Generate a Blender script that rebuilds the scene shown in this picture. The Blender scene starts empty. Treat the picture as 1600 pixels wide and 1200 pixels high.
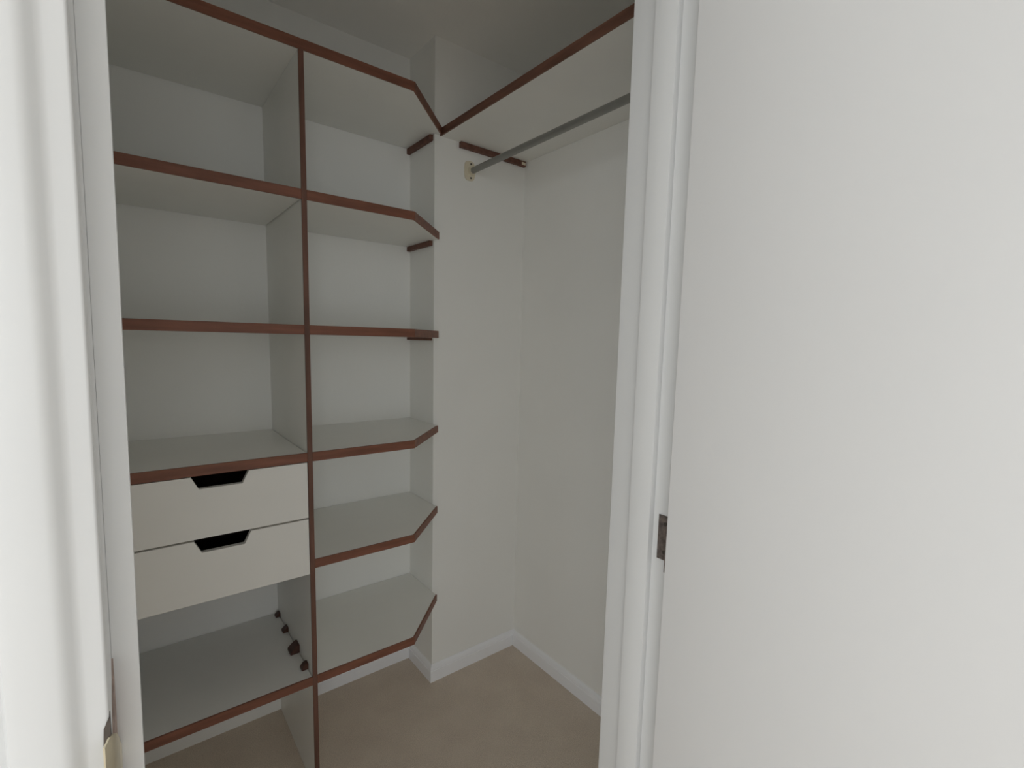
import bpy, bmesh, math
from mathutils import Vector, Matrix
sc = bpy.context.scene
C = sc.collection

# ------------------------------------------------------------------ camera
yaw, pitch, roll = 0.6739, 0.1116, 0.0248
c, s = math.cos(yaw), math.sin(yaw); cp, sp = math.cos(pitch), math.sin(pitch)
r0 = Vector((c, -s, 0)); u0 = Vector((s*sp, c*sp, cp)); fw = Vector((s*cp, c*cp, -sp))
cr, sr = math.cos(roll), math.sin(roll)
right = r0*cr + u0*sr; up = u0*cr - r0*sr
M = Matrix((right, up, -fw)).transposed().to_4x4(); M.translation = (0, 0, 1.36)
cam = bpy.data.objects.new('camera', bpy.data.cameras.new('camera')); C.objects.link(cam)
cam.matrix_world = M
cam.data.sensor_width = 36; cam.data.lens = 761.35/1600*36
cam.data.shift_x = -8.415/1600; cam.data.shift_y = 17.46/1600
cam.data.clip_start = 0.02
sc.camera = cam
sc.cycles.diffuse_bounces = 12; sc.cycles.max_bounces = 16

# ------------------------------------------------------------------ light
sc.view_settings.view_transform = 'Standard'; sc.view_settings.look = 'None'
sc.view_settings.exposure = 0.0; sc.view_settings.gamma = 1.0; sc.view_settings.use_curve_mapping = False
w = bpy.data.worlds.new('world'); sc.world = w; w.use_nodes = True
bg = w.node_tree.nodes['Background']; bg.inputs[0].default_value = (0.80, 0.88, 1.0, 1); bg.inputs[1].default_value = 0.2

def area(name, loc, rot, sx, sy, power, col):
    l = bpy.data.lights.new(name, 'AREA'); l.shape = 'RECTANGLE'; l.size = sx; l.size_y = sy
    l.energy = power; l.color = col
    o = bpy.data.objects.new(name, l); C.objects.link(o); o.location = loc; o.rotation_euler = rot
    return o
# daylight through the bedroom window behind the photographer
area('window_daylight', (-0.85, -2.70, 1.25), (math.radians(78), 0, 0), 2.4, 1.9, 26, (0.95, 0.985, 1.0))
area('side_fill_light', (-2.2, -1.55, 1.35), (math.radians(74), 0, math.radians(-90)), 2.1, 1.8, 46, (0.95, 0.985, 1.0))  # unseen fill added from the left to brighten door and right closet wall

# ------------------------------------------------------------------ materials
def mat(name, col, rough=0.6, spec=0.3, var=0.03, vscale=4, bump=0.0, bscale=300, metal=0, grain=None):
    m = bpy.data.materials.new(name); m.use_nodes = True; nt = m.node_tree; N = nt.nodes; L = nt.links
    b = N['Principled BSDF']; b.inputs['Roughness'].default_value = rough
    b.inputs['Specular IOR Level'].default_value = spec; b.inputs['Metallic'].default_value = metal
    tc = N.new('ShaderNodeTexCoord'); mp = N.new('ShaderNodeMapping'); L.new(tc.outputs['Object'], mp.inputs[0])
    if grain: mp.inputs['Scale'].default_value = grain
    n = N.new('ShaderNodeTexNoise'); n.inputs['Scale'].default_value = vscale; n.inputs['Detail'].default_value = 5
    L.new(mp.outputs[0], n.inputs['Vector'])
    r = N.new('ShaderNodeValToRGB'); r.color_ramp.elements[0].position = 0.3; r.color_ramp.elements[1].position = 0.7
    r.color_ramp.elements[0].color = [x*(1-var) for x in col]+[1]; r.color_ramp.elements[1].color = [min(1, x*(1+var)) for x in col]+[1]
    L.new(n.outputs[0], r.inputs[0]); L.new(r.outputs[0], b.inputs['Base Color'])
    if bump:
        n2 = N.new('ShaderNodeTexNoise'); n2.inputs['Scale'].default_value = bscale; n2.inputs['Detail'].default_value = 3
        L.new(tc.outputs['Object'], n2.inputs['Vector'])
        bp = N.new('ShaderNodeBump'); bp.inputs['Strength'].default_value = bump; bp.inputs['Distance'].default_value = 0.002
        L.new(n2.outputs[0], bp.inputs['Height']); L.new(bp.outputs[0], b.inputs['Normal'])
    return m
PAINT  = mat('wall_paint', (0.86, 0.86, 0.838), 0.75, 0.2, 0.015, 3, 0.15, 120)
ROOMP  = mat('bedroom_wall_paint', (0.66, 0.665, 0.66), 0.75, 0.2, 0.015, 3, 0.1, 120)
CEIL   = mat('ceiling_paint', (0.88, 0.875, 0.86), 0.9, 0.1, 0.01, 3, 0.2, 150)
SKIRT  = mat('skirting_gloss_skylit', (0.89, 0.90, 0.93), 0.3, 0.5, 0.01, 6, 0.05, 60)  # brighter and bluish: cool window light put into the baseboard colour
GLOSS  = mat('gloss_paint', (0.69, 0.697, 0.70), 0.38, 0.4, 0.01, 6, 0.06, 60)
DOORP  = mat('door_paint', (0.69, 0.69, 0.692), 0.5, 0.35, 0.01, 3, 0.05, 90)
BOARD  = mat('white_laminate', (0.80, 0.80, 0.772), 0.35, 0.4, 0.015, 6)
FRONT  = mat('drawer_laminate', (0.80, 0.79, 0.755), 0.4, 0.4, 0.01, 6)
WOODX  = mat('mahogany_along_x', (0.21, 0.086, 0.054), 0.5, 0.35, 0.22, 60, 0.1, 200, grain=(0.12, 1, 1))
WOODY  = mat('mahogany_along_y', (0.17, 0.078, 0.052), 0.5, 0.35, 0.22, 60, 0.1, 200, grain=(1, 0.12, 1))
WOODZ  = mat('mahogany_along_z', (0.15, 0.072, 0.050), 0.5, 0.35, 0.22, 60, 0.1, 200, grain=(1, 1, 0.12))
CLEAT  = mat('dark_batten_wood', (0.15, 0.07, 0.05), 0.6, 0.3, 0.25, 50, 0.1, 200)
BLOCK  = mat('dark_block_plastic', (0.075, 0.032, 0.022), 0.4, 0.4, 0.15, 80)
BOXW   = mat('drawer_box_wood', (0.07, 0.045, 0.035), 0.7, 0.2, 0.2, 40)
STEEL  = mat('grey_rail_metal', (0.30, 0.30, 0.28), 0.42, 0.5, 0.04, 40, metal=0.6)
CREAM  = mat('cream_plastic', (0.72, 0.66, 0.52), 0.4, 0.4, 0.02, 30)
SCREW  = mat('screw_metal', (0.10, 0.09, 0.08), 0.4, 0.5, 0.1, 50, metal=0.8)
HINGE  = mat('aged_hinge_metal', (0.17, 0.14, 0.125), 0.45, 0.5, 0.45, 120, 0.4, 200, metal=0.5)
BRASS  = mat('pale_brass', (0.62, 0.56, 0.42), 0.35, 0.5, 0.08, 60, metal=0.5)
NOTCH   = mat('worn_notch_shade', (0.09, 0.075, 0.065), 0.8, 0.2, 0.2, 60)  # worn wood, darkened to stand in for shade in the notch
BARE   = mat('bare_wood', (0.33, 0.26, 0.23), 0.8, 0.2, 0.3, 60)

# carpet
def carpet():
    m = bpy.data.materials.new('beige_carpet'); m.use_nodes = True; nt = m.node_tree; N = nt.nodes; L = nt.links
    b = N['Principled BSDF']; b.inputs['Roughness'].default_value = 1; b.inputs['Specular IOR Level'].default_value = 0.05
    b.inputs['Sheen Weight'].default_value = 0.15
    tc = N.new('ShaderNodeTexCoord')
    a = N.new('ShaderNodeTexNoise'); a.inputs['Scale'].default_value = 330; a.inputs['Detail'].default_value = 4
    d = N.new('ShaderNodeTexNoise'); d.inputs['Scale'].default_value = 9; d.inputs['Detail'].default_value = 5
    for n in (a, d): L.new(tc.outputs['Object'], n.inputs['Vector'])
    r = N.new('ShaderNodeValToRGB'); r.color_ramp.elements[0].position = 0.32; r.color_ramp.elements[1].position = 0.68
    r.color_ramp.elements[0].color = (0.57, 0.49, 0.41, 1); r.color_ramp.elements[1].color = (0.77, 0.67, 0.56, 1)
    L.new(a.outputs[0], r.inputs[0])
    r2 = N.new('ShaderNodeValToRGB'); r2.color_ramp.elements[0].color = (0.94, 0.93, 0.93, 1); r2.color_ramp.elements[1].color = (1, 1, 1, 1)
    r2.color_ramp.elements[0].position = 0.35; r2.color_ramp.elements[1].position = 0.65
    L.new(d.outputs[0], r2.inputs[0])
    mx = N.new('ShaderNodeMix'); mx.data_type = 'RGBA'; mx.blend_type = 'MULTIPLY'; mx.inputs[0].default_value = 1
    L.new(r.outputs[0], mx.inputs[6]); L.new(r2.outputs[0], mx.inputs[7]); L.new(mx.outputs[2], b.inputs['Base Color'])
    bp = N.new('ShaderNodeBump'); bp.inputs['Strength'].default_value = 0.8; bp.inputs['Distance'].default_value = 0.004
    L.new(a.outputs[0], bp.inputs['Height']); L.new(bp.outputs[0], b.inputs['Normal'])
    return m
CARPET = carpet()

# ------------------------------------------------------------------ mesh helpers
def bx(bm, x0, x1, y0, y1, z0, z1, bev=0.0, seg=2):
    g = bmesh.ops.create_cube(bm, size=1)
    for v in g['verts']:
        v.co = ((x0+x1)/2 + v.co.x*(x1-x0), (y0+y1)/2 + v.co.y*(y1-y0), (z0+z1)/2 + v.co.z*(z1-z0))
    if bev:
        es = list({e for v in g['verts'] for e in v.link_edges})
        bmesh.ops.bevel(bm, geom=es, offset=bev, segments=seg, affect='EDGES', profile=0.5)
def prism(bm, pts, fn, a, b):
    """closed 2D outline pts swept from a to b; fn(p, t) -> 3D point"""
    A = [bm.verts.new(fn(p, a)) for p in pts]; B = [bm.verts.new(fn(p, b)) for p in pts]
    n = len(pts); fs = [bm.faces.new(A), bm.faces.new(B[::-1])]
    for i in range(n): fs.append(bm.faces.new((A[i], B[i], B[(i+1) % n], A[(i+1) % n])))
    bmesh.ops.recalc_face_normals(bm, faces=bm.faces)
def cyl(bm, p0, p1, r, seg=32, r2=None):
    p0 = Vector(p0); p1 = Vector(p1); d = p1-p0
    q = d.to_track_quat('Z', 'Y').to_matrix().to_4x4(); q.translation = (p0+p1)/2
    bmesh.ops.create_cone(bm, cap_ends=True, segments=seg, radius1=r, radius2=r if r2 is None else r2, depth=d.length, matrix=q)
def obj(name, bm, m, parent=None, smooth=False):
    me = bpy.data.meshes.new(name); bm.to_mesh(me); bm.free(); me.materials.append(m)
    if smooth:
        for p in me.polygons: p.use_smooth = True
        me.set_sharp_from_angle(angle=math.radians(40))
    o = bpy.data.objects.new(name, me); C.objects.link(o)
    if parent: o.parent = parent
    return o
def empty(name, loc=(0, 0, 0)):
    o = bpy.data.objects.new(name, None); C.objects.link(o); o.empty_display_size = 0.1
    o.location = loc; return o
def structure(o, label=None, cat=None):
    o['kind'] = 'structure'
    if label: o['label'] = label
    if cat: o['category'] = cat
    return o
def tag(o, label, cat, group=None):
    o['label'] = label; o['category'] = cat
    if group: o['group'] = group
    return o
def box(name, m, dims, parent=None, bev=0.0, smooth=False):
    bm = bmesh.new(); bx(bm, *dims, bev=bev); return obj(name, bm, m, parent, smooth)

# ------------------------------------------------------------------ dimensions (metres)
Yb, Yp, Yf = 1.8045, 1.6108, 1.3817          # shelf back wall, pier face, shelf fronts
Xp, Xb, Xd, Xc = 0.884, 1.2964, 0.3715, 0.6935   # pier side, right wall, divider, chamfer start
Ye = 1.5752; Zc = 2.4017; T = 0.0245; TD = 0.0125
Z6, Z5, Z4, Z3, Z2, Z1 = 2.1018, 1.7366, 1.3871, 1.0384, 0.7283, 0.375
Xl = -0.0425                                 # left end of the left bay
W = 0.680; Y0 = 0.426; Ystop = 0.474; Ystop2 = 0.516; Yj = 0.569   # right jamb face, frame depths
XJ = -0.020                                  # left jamb face
HEAD = 2.03
LEAN = 0.0105
def lean(x, z): return x + LEAN*(z-1.36)     # the left side of the old frame is slightly out of plumb

# ------------------------------------------------------------------ setting
RX0, RX1, RY = -2.3, 1.75, -2.8              # bedroom extent
structure(box('floor', CARPET, (RX0-0.1, RX1+0.1, RY-0.1, Yb+0.1, -0.05, 0)), 'beige brown cut pile carpet running from bedroom into the closet', 'floor')
structure(box('ceiling', CEIL, (RX0-0.1, RX1+0.1, RY-0.1, Yb+0.1, Zc, Zc+0.05)), 'plain off white ceiling above the closet', 'ceiling')
structure(box('wall_back', PAINT, (Xl-0.12, Xp+0.05, Yb, Yb+0.1, 0, Zc)), 'white painted wall behind the shelves', 'wall')
structure(box('wall_pier', PAINT, (Xp, Xb+0.1, Yp, Yb, 0, Zc), bev=0.0), 'white painted pier projecting beside the shelves', 'wall')
structure(box('wall_right', PAINT, (Xb, Xb+0.1, Yj, Yp, 0, Zc)), 'white painted closet wall on the right under the hat shelf', 'wall')
structure(box('wall_left', PAINT, (Xl-0.12, Xl-0.02, Yj, Yb, 0, Zc)), 'white painted closet wall at the left of the shelves', 'wall')
bm = bmesh.new()
bx(bm, RX0, XJ-0.045, Y0, Yj, 0, Zc); bx(bm, W+0.030, RX1, Y0, Yj, 0, Zc); bx(bm, XJ-0.045, W+0.030, Y0, Yj, HEAD+0.03, Zc)
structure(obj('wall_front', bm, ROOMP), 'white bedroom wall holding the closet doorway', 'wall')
bm = bmesh.new(); sy0, sy1, sz0, sz1 = -2.6, -0.5, 0.45, 2.25
bx(bm, RX0-0.1, RX0, RY, sy0, 0, Zc); bx(bm, RX0-0.1, RX0, sy1, Y0, 0, Zc)
bx(bm, RX0-0.1, RX0, sy0, sy1, 0, sz0); bx(bm, RX0-0.1, RX0, sy0, sy1, sz1, Zc)
structure(obj('wall_bedroom_left', bm, PAINT), 'white bedroom wall behind the viewer to the left', 'wall')
bm = bmesh.new()
for a, b in ((sy0, sy0+0.05), (sy1-0.05, sy1), (-1.575, -1.525)): bx(bm, RX0-0.09, RX0-0.03, a, b, sz0, sz1)
for a, b in ((sz0, sz0+0.05), (sz1-0.05, sz1)): bx(bm, RX0-0.09, RX0-0.03, sy0+0.05, sy1-0.05, a, b)
structure(obj('added_window_2', bm, GLOSS), 'unseen white window frame added around the side fill light, left of the viewer', 'window')  # unseen window, added to give the side fill an opening
structure(box('wall_bedroom_right', PAINT, (RX1, RX1+0.1, RY, Y0, 0, Zc)), 'white bedroom wall beyond the open door', 'wall')
bm = bmesh.new(); wx0, wx1, wz0, wz1 = -2.05, 0.95, 0.15, 2.15
bx(bm, RX0, wx0, RY-0.1, RY, 0, Zc); bx(bm, wx1, RX1, RY-0.1, RY, 0, Zc)
bx(bm, wx0, wx1, RY-0.1, RY, 0, wz0); bx(bm, wx0, wx1, RY-0.1, RY, wz1, Zc)
structure(obj('wall_bedroom_back', bm, PAINT), 'white bedroom wall with the window, behind the viewer', 'wall')
bm = bmesh.new()
for a, b in ((wx0, wx0+0.05), (wx1-0.05, wx1), (-1.275, -1.225)): bx(bm, a, b, RY-0.09, RY-0.03, wz0, wz1)
for a, b in ((wz0, wz0+0.05), (wz1-0.05, wz1)): bx(bm, wx0+0.05, wx1-0.05, RY-0.09, RY-0.03, a, b)
structure(obj('window_1', bm, GLOSS), 'white bedroom window frame behind the viewer', 'window')

# skirting: plain board with a stepped, rounded top
def sk_profile(h=0.068, t=0.0115):
    return [(0, 0), (t, 0), (t, h*0.66), (t-0.002, h*0.68), (t-0.002, h*0.72), (t-0.001, h*0.74), (t-0.003, h*0.86), (t-0.007, h*0.96), (0.002, h), (0, h)]
def skirt(name, p0, p1, nrm, m0=0, m1=0, label=None):
    """board from p0 to p1 on the floor; nrm points into the room; m0/m1: mitre growth per unit thickness"""
    p0 = Vector((*p0, 0)); p1 = Vector((*p1, 0)); d = (p1-p0).normalized(); n = Vector((*nrm, 0))
    bm = bmesh.new(); A = []; B = []
    for (t, h) in sk_profile():
        A.append(bm.verts.new(p0 + n*t - d*(m0*t) + Vector((0, 0, h)))); B.append(bm.verts.new(p1 + n*t + d*(m1*t) + Vector((0, 0, h))))
    k = len(A); bm.faces.new(A); bm.faces.new(B[::-1])
    for i in range(k): bm.faces.new((A[i], B[i], B[(i+1) % k], A[(i+1) % k]))
    bmesh.ops.recalc_face_normals(bm, faces=bm.faces)
    return structure(obj(name, bm, SKIRT), label, 'baseboard')
skirt('baseboard_back', (Xd+TD+0.001, Yb), (Xp, Yb), (0, -1), 0, -1, 'low white baseboard under the bottom shelf')
skirt('baseboard_pier_side', (Xp, Yb), (Xp, Yp), (-1, 0), -1, 1, 'short white baseboard on the shaded side of the pier')
skirt('baseboard_pier', (Xp, Yp), (Xb, Yp), (0, -1), 1, -1, 'white baseboard along the face of the pier')
skirt('baseboard_right', (Xb, Yp), (Xb, Yj), (-1, 0), -1, 0, 'white baseboard along the right closet wall')

# ------------------------------------------------------------------ door frame
fr = structure(empty('trim_1'), 'white gloss painted door frame around the closet opening', 'door frame')
def leaned(bm):
    for v in bm.verts: v.co.x = lean(v.co.x, v.co.z)
    return bm
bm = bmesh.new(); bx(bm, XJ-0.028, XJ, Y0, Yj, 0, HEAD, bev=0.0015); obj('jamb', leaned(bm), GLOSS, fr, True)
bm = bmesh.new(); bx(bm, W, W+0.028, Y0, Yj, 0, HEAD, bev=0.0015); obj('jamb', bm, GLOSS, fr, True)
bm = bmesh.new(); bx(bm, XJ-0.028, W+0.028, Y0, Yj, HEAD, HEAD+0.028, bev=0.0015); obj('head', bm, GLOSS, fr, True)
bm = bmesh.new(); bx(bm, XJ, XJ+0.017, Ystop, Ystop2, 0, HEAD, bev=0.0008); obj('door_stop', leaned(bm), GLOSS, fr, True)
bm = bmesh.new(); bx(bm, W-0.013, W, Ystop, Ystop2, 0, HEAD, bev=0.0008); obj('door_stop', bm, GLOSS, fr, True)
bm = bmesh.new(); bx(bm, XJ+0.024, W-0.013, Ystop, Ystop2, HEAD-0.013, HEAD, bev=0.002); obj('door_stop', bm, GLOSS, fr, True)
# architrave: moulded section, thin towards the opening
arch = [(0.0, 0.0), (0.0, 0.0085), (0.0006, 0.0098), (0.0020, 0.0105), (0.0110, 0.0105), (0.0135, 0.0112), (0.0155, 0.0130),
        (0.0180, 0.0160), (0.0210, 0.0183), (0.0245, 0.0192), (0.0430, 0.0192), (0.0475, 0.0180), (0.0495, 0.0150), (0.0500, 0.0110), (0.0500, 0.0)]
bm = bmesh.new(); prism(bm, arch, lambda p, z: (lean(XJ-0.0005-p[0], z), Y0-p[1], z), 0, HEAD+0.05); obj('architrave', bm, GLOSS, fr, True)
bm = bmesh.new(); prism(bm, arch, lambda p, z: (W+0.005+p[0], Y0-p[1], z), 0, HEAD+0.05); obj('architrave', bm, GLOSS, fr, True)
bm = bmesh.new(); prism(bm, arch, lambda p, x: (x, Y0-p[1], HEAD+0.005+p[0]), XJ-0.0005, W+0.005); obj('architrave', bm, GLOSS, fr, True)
# strike plate with a curved lip wrapping the edge of the left jamb
def strike():
    path = [(0.0022, 0.4735), (0.0022, 0.455), (0.0020, 0.440), (0.0012, 0.428), (0.0002, 0.419), (-0.0016, 0.412), (-0.0042, 0.4075)]
    tops = [1.030, 1.045, 1.060, 1.072, 1.078, 1.081, 1.078]
    bm = bmesh.new(); rows = []; nz = 16; mid = 1.025
    for j in range(nz+1):
        row = []
        for (dx, y), t in zip(path, tops):
            z = (2*mid-t) + (2*t-2*mid)*j/nz
            row.append(bm.verts.new((lean(XJ, z)+dx, y, z)))
        rows.append(row)
    for j in range(nz):
        for i in range(len(path)-1): bm.faces.new((rows[j][i], rows[j][i+1], rows[j+1][i+1], rows[j+1][i]))
    bmesh.ops.recalc_face_normals(bm, faces=bm.faces)
    bmesh.ops.solidify(bm, geom=list(bm.faces), thickness=0.0012)
    o = obj('strike_plate', bm, BRASS, fr, True); o['label'] = 'pale brass strike plate with curved lip'
    bm = bmesh.new()       # paint worn away to bare wood on the rebate above and around the plate
    pts = [(0.4705, 1.106), (0.4725, 1.085), (0.4735, 1.06), (0.4735, 0.97), (0.430, 0.965), (0.430, 1.066), (0.438, 1.076), (0.448, 1.086), (0.462, 1.094)]
    prism(bm, pts, lambda p, x: (lean(XJ, p[1])+x, p[0], p[1]), -0.001, 0.0012)
    o = obj('worn_edge', bm, BARE, fr); o['label'] = 'bare wood where the paint has chipped away'
    bm = bmesh.new()       # worn architrave arris above the lip, notch shade put into its dark colour
    pts = [(0.0002, 1.093), (-0.0016, 1.0905), (-0.0034, 1.086), (-0.0040, 1.074), (0.0002, 1.070)]
    prism(bm, pts, lambda p, y: (lean(XJ, p[1])+p[0]-0.0003, y, p[1]), 0.4151, 0.4240)
    o = obj('worn_edge', bm, NOTCH, fr); o['label'] = 'worn edge beside the strike plate, darkened as the shaded notch'
strike()

# ------------------------------------------------------------------ door (open, hinged on the right jamb)
dr = structure(empty('door_1', (W-0.001, Y0-0.0045, 0)), 'plain white flush door standing open on the right', 'door')
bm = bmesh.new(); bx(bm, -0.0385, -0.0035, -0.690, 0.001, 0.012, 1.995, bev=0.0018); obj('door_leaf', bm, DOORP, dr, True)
dr.rotation_euler = (0, 0, math.radians(0.0))
hz0, hz1 = 1.003, 1.079
bm = bmesh.new()
bx(bm, 0.0, 0.0022-0.0006, 0.006, 0.042, hz0, hz1, bev=0.0005)            # leaf let into the jamb, proud by a hair
for v in bm.verts: v.co.x -= 0.0008
bx(bm, -0.0375, -0.006, 0.0011, 0.0029, hz0, hz1, bev=0.0005)             # leaf on the door edge
for k in range(5):
    a = hz0 + (hz1-hz0)*k/5; cyl(bm, (-0.0006, 0.0005, a+0.0004), (-0.0006, 0.0005, a+(hz1-hz0)/5-0.0004), 0.0036, 16)
h = obj('hinge', bm, HINGE, dr, True); h['label'] = 'aged brown metal butt hinge'
for zz in (hz0+0.014, (hz0+hz1)/2, hz1-0.014):
    bm = bmesh.new(); cyl(bm, (-0.0018, 0.028 if zz != (hz0+hz1)/2 else 0.020, zz), (0.0006, 0.028 if zz != (hz0+hz1)/2 else 0.020, zz), 0.0035, 16)
    obj('screw', bm, SCREW, h)

# ------------------------------------------------------------------ shelving unit
G = 0.0004; GP = 0.0016; LP = 0.006                       # lipping depth
su = tag(empty('shelving_unit', (Xl, Yb, 0)), 'built-in white shelving unit with dark brown edging and two drawers, left of the pier', 'shelving')
def loc(o):                                   # child meshes are written in world metres
    o.matrix_parent_inverse = Matrix.Translation((-Xl, -Yb, 0)); return o
def poly_board(name, pts, z1, m, parent, bev=0.0006):
    bm = bmesh.new(); prism(bm, pts, lambda p, z: (p[0], p[1], z), z1-T, z1)
    bmesh.ops.bevel(bm, geom=list(bm.edges), offset=bev, segments=1, affect='EDGES')
    return obj(name, bm, m, parent)
def edging(path, z1, parent, m):
    """strip following the front path, LP thick to the outside (towards the viewer)"""
    V = [Vector(p) for p in path]; out = []
    for i, p in enumerate(V):
        ns = []
        if i > 0: d = (p-V[i-1]).normalized(); ns.append(Vector((d.y, -d.x)))
        if i < len(V)-1: d = (V[i+1]-p).normalized(); ns.append(Vector((d.y, -d.x)))
        n = sum(ns, Vector((0, 0))).normalized(); out.append(p + n*LP/n.dot(ns[0]))
    bm = bmesh.new(); prism(bm, [tuple(v) for v in V]+[tuple(v) for v in out[::-1]], lambda p, z: (p[0], p[1], z), z1-T-0.0004, z1+0.0004)
    bmesh.ops.bevel(bm, geom=list(bm.edges), offset=0.0007, segments=1, affect='EDGES')
    return obj('edging', bm, m, parent)
YfB = Yf + LP
chx, chy = Xp-0.0005, Ye                      # outer end of the clipped corner
d = (Vector((chx, chy))-Vector((Xc, Yf))).normalized(); nin = Vector((-d.y, d.x))
import mathutils
# inner (board) corner points, offset by the lipping depth
a0 = Vector((Xc, Yf)) + nin*LP
ic = mathutils.geometry.intersect_line_line_2d(Vector((0, YfB)), Vector((2, YfB)), a0-d, a0+d*2)
ie = a0 + d*((chx-a0.x)/d.x)
def right_shelf(z, x0, reach=0.0):
    # the outer end of the lipping stops flush with the pier side
    ie_ = ie + d*(reach/d.x)
    pts = [(x0, YfB), tuple(ic), tuple(ie_)] + ([(Xp+reach, Yp-GP), (Xp-GP, Yp-GP)] if reach else []) + [(Xp-GP, Yb-GP), (x0, Yb-GP)]
    s_ = loc(poly_board('shelf', pts, z, BOARD, su)); s_['label'] = 'shelf with a clipped front corner'
    e = edging([(x0, YfB), tuple(ic), tuple(ie_)], z, s_, WOODX)
    return s_
def left_shelf(z):
    s_ = loc(poly_board('shelf', [(Xl+G, YfB), (Xd-G, YfB), (Xd-GP, YfB+0.004), (Xd-GP, Yb-GP), (Xl+G, Yb-GP)], z, BOARD, su))
    edging([(Xl+G, YfB), (Xd-G, YfB)], z, s_, WOODX); return s_
# one long top board over both bays
right_shelf(Z6, Xl-0.018, 0.0165)
for z in (Z5, Z4, Z3, Z2, Z1): right_shelf(z, Xd+TD+G)
for z in (Z5, Z4, Z3, Z1): left_shelf(z)
dv = loc(box('divider_panel', BOARD, (Xd, Xd+TD, YfB, Yb-G, 0.001, Z6-T-G), su))
e = box('edging', WOODZ, (Xd-0.0002, Xd+TD+0.0002, Yf-0.0004, YfB-0.0002, 0.001, Z6-T-G), dv, bev=0.0006)
ep = loc(box('end_panel', BOARD, (Xl-0.018, Xl, YfB, Yb-G, 0.001, Z6-T-G), su))
e = box('edging', WOODZ, (Xl-0.018, Xl, Yf, YfB-0.0002, 0.001, Z6-T-G), ep, bev=0.0006)
# battens on the pier side carrying the shelves
for z, h, dp in ((Z6, 0.020, 0.014), (Z5, 0.017, 0.014), (Z4, 0.010, 0.014)):
    b_ = loc(box('batten', CLEAT, (Xp-dp, Xp-G, Yp+0.010, Yb-G, z-T-G-h, z-T-G), su, bev=0.001)); b_['label'] = 'short dark wood batten fixed to the pier'
# drawers
def drawer(z0, z1):
    x0, x1 = Xl+0.0015, Xd-0.0015; cx0, cx1, bx0, bx1, cd = 0.1020, 0.2268, 0.1172, 0.2116, 0.0315
    pts = [(x0, z0), (x1, z0), (x1, z1), (cx1, z1), (bx1, z1-cd), (bx0, z1-cd), (cx0, z1), (x0, z1)]
    bm = bmesh.new(); prism(bm, pts, lambda p, y: (p[0], y, p[1]), Yf+0.0005, Yf+0.0165)
    bmesh.ops.bevel(bm, geom=[e for e in bm.edges], offset=0.0007, segments=1, affect='EDGES')
    f = loc(obj('drawer', bm, FRONT, su)); f['label'] = 'white drawer front with a tapered hand cutout'
    bm = bmesh.new(); y0, y1 = Yf+0.0168, Yb-0.03; xa, xb = x0+0.012, x1-0.012; zt = z1-0.008
    bx(bm, xa, xa+0.012, y0, y1, z0+0.008, zt); bx(bm, xb-0.012, xb, y0, y1, z0+0.008, zt)
    bx(bm, xa+0.012, xb-0.012, y1-0.012, y1, z0+0.008, zt); bx(bm, xa+0.012, xb-0.012, y0, y1-0.012, z0+0.012, z0+0.018)
    o = obj('drawer_box', bm, BOXW, f); o['label'] = 'dark wooden drawer box'
drawer(0.8546, Z3-T-0.0022)
drawer(0.6890, 0.8500)
# small brown corner blocks joining the bottom shelf to the divider
for (yc, ln, lg, pk) in ((1.778, 0.022, 0.015, 0.3), (1.668, 0.024, 0.017, 0.3), (1.538, 0.036, 0.027, 0.3), (1.436, 0.022, 0.019, 0.5)):
    bm = bmesh.new(); x1 = Xd-G; z0 = Z1+G
    pts = [(x1, z0), (x1, z0+lg), (x1-lg*pk, z0+lg*0.92), (x1-lg, z0+lg*0.35), (x1-lg, z0)]
    prism(bm, pts, lambda p, y: (p[0], y, p[1]), yc-ln/2, yc+ln/2)
    bmesh.ops.bevel(bm, geom=list(bm.edges), offset=0.0012, segments=2, affect='EDGES')
    k = loc(obj('corner_block', bm, BLOCK, su, True)); k['label'] = 'small dark brown corner block'

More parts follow.
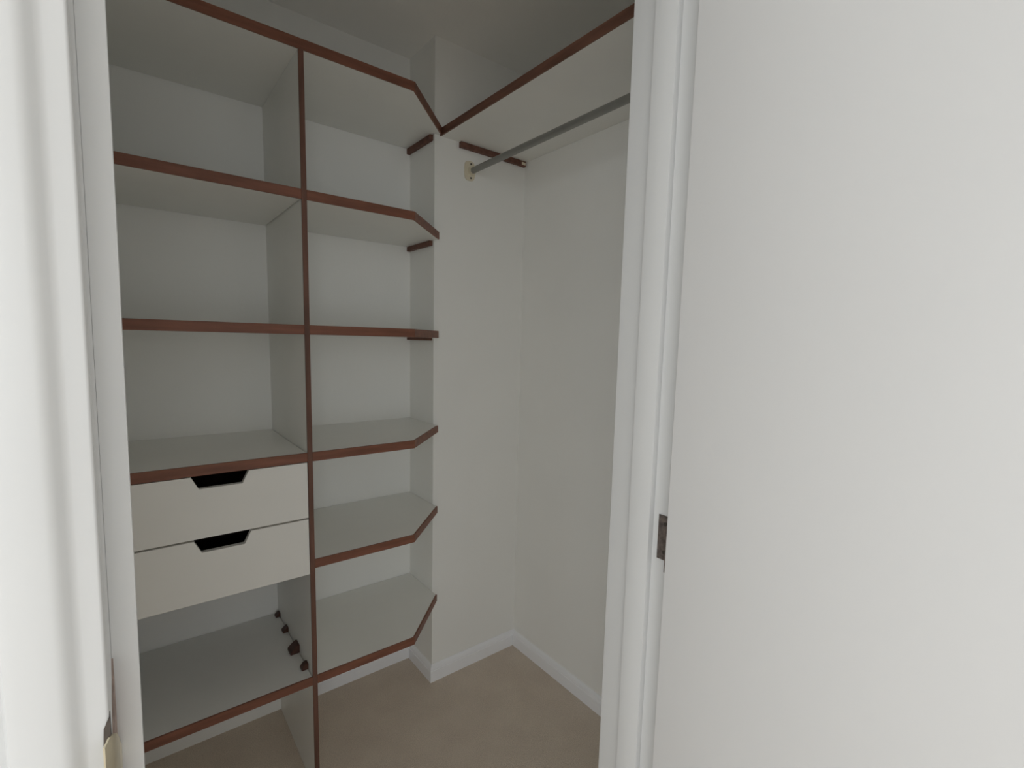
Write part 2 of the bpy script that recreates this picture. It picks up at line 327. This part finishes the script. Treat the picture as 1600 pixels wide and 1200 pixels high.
# ------------------------------------------------------------------ hat shelf along the right wall
hs = tag(empty('hat_shelf', (Xb, Yj, 0)), 'long white shelf with dark brown edging above the clothes rail on the right wall', 'shelf')
def loc2(o): o.matrix_parent_inverse = Matrix.Translation((-Xb, -Yj, 0)); return o
Xr = 0.9043; ZR = 2.1001
sb = loc2(box('board', BOARD, (Xr+LP, Xb-G, Yj+G, Yp-G, ZR-T, ZR), hs, bev=0.0006))
loc2(box('edging', WOODY, (Xr, Xr+LP-0.0002, Yj+G, Yp-G, ZR-T-0.0004, ZR+0.0004), hs, bev=0.0007))
bt = loc2(box('batten', CLEAT, (0.984, 1.290, Yp-0.015, Yp-G, ZR-T-0.020, ZR-T-G), hs, bev=0.001)); bt['label'] = 'dark wood batten under the shelf on the pier face'
bm = bmesh.new(); bx(bm, 1.268, 1.2865, Yp-0.0162, Yp-0.0151, ZR-T-0.016, ZR-T-0.006)
k = obj('paint_patch', bm, CREAM, bt); k['label'] = 'pale patch at the end of the batten'
# wall batten carrying the front end over the doorway
# ------------------------------------------------------------------ clothes rail
Rx, Rz, RR = 1.0365, 1.984, 0.0110
rl = tag(empty('clothes_rail', (Rx, Yp, Rz)), 'round grey metal clothes rail under the hat shelf, held by a cream bracket', 'clothes rail')
bm = bmesh.new(); cyl(bm, (0, Yj-Yp+0.006, 0), (0, -0.010, 0), RR, 40); obj('rod', bm, STEEL, rl, True)
def bracket(y, sgn):
    bm = bmesh.new(); n = 32; hw, hh = 0.0225, 0.035; pts = []
    for i in range(n):
        t = 2*math.pi*i/n; cx_ = math.cos(t); sx_ = math.sin(t)
        pts.append((math.copysign(abs(cx_)**0.6, cx_)*hw, math.copysign(abs(sx_)**0.6, sx_)*hh))
    prism(bm, pts, lambda p, t: (p[0]-0.0065, t, p[1]), y, y+sgn*0.004)
    b = obj('bracket', bm, CREAM, rl, True); b['label'] = 'cream bracket plate with two screws'
    bm = bmesh.new(); cyl(bm, (0, y+sgn*0.004, 0), (0, y+sgn*0.016, 0), RR+0.003, 32, None); obj('socket', bm, CREAM, b, True)
    for zz in (-0.025, 0.025):
        bm = bmesh.new(); cyl(bm, (-0.002, y+sgn*0.0040, zz), (-0.002, y+sgn*0.0056, zz), 0.0034, 16); obj('screw', bm, SCREW, b, True)
bracket(-G, -1); bracket(Yj-Yp+G, 1)
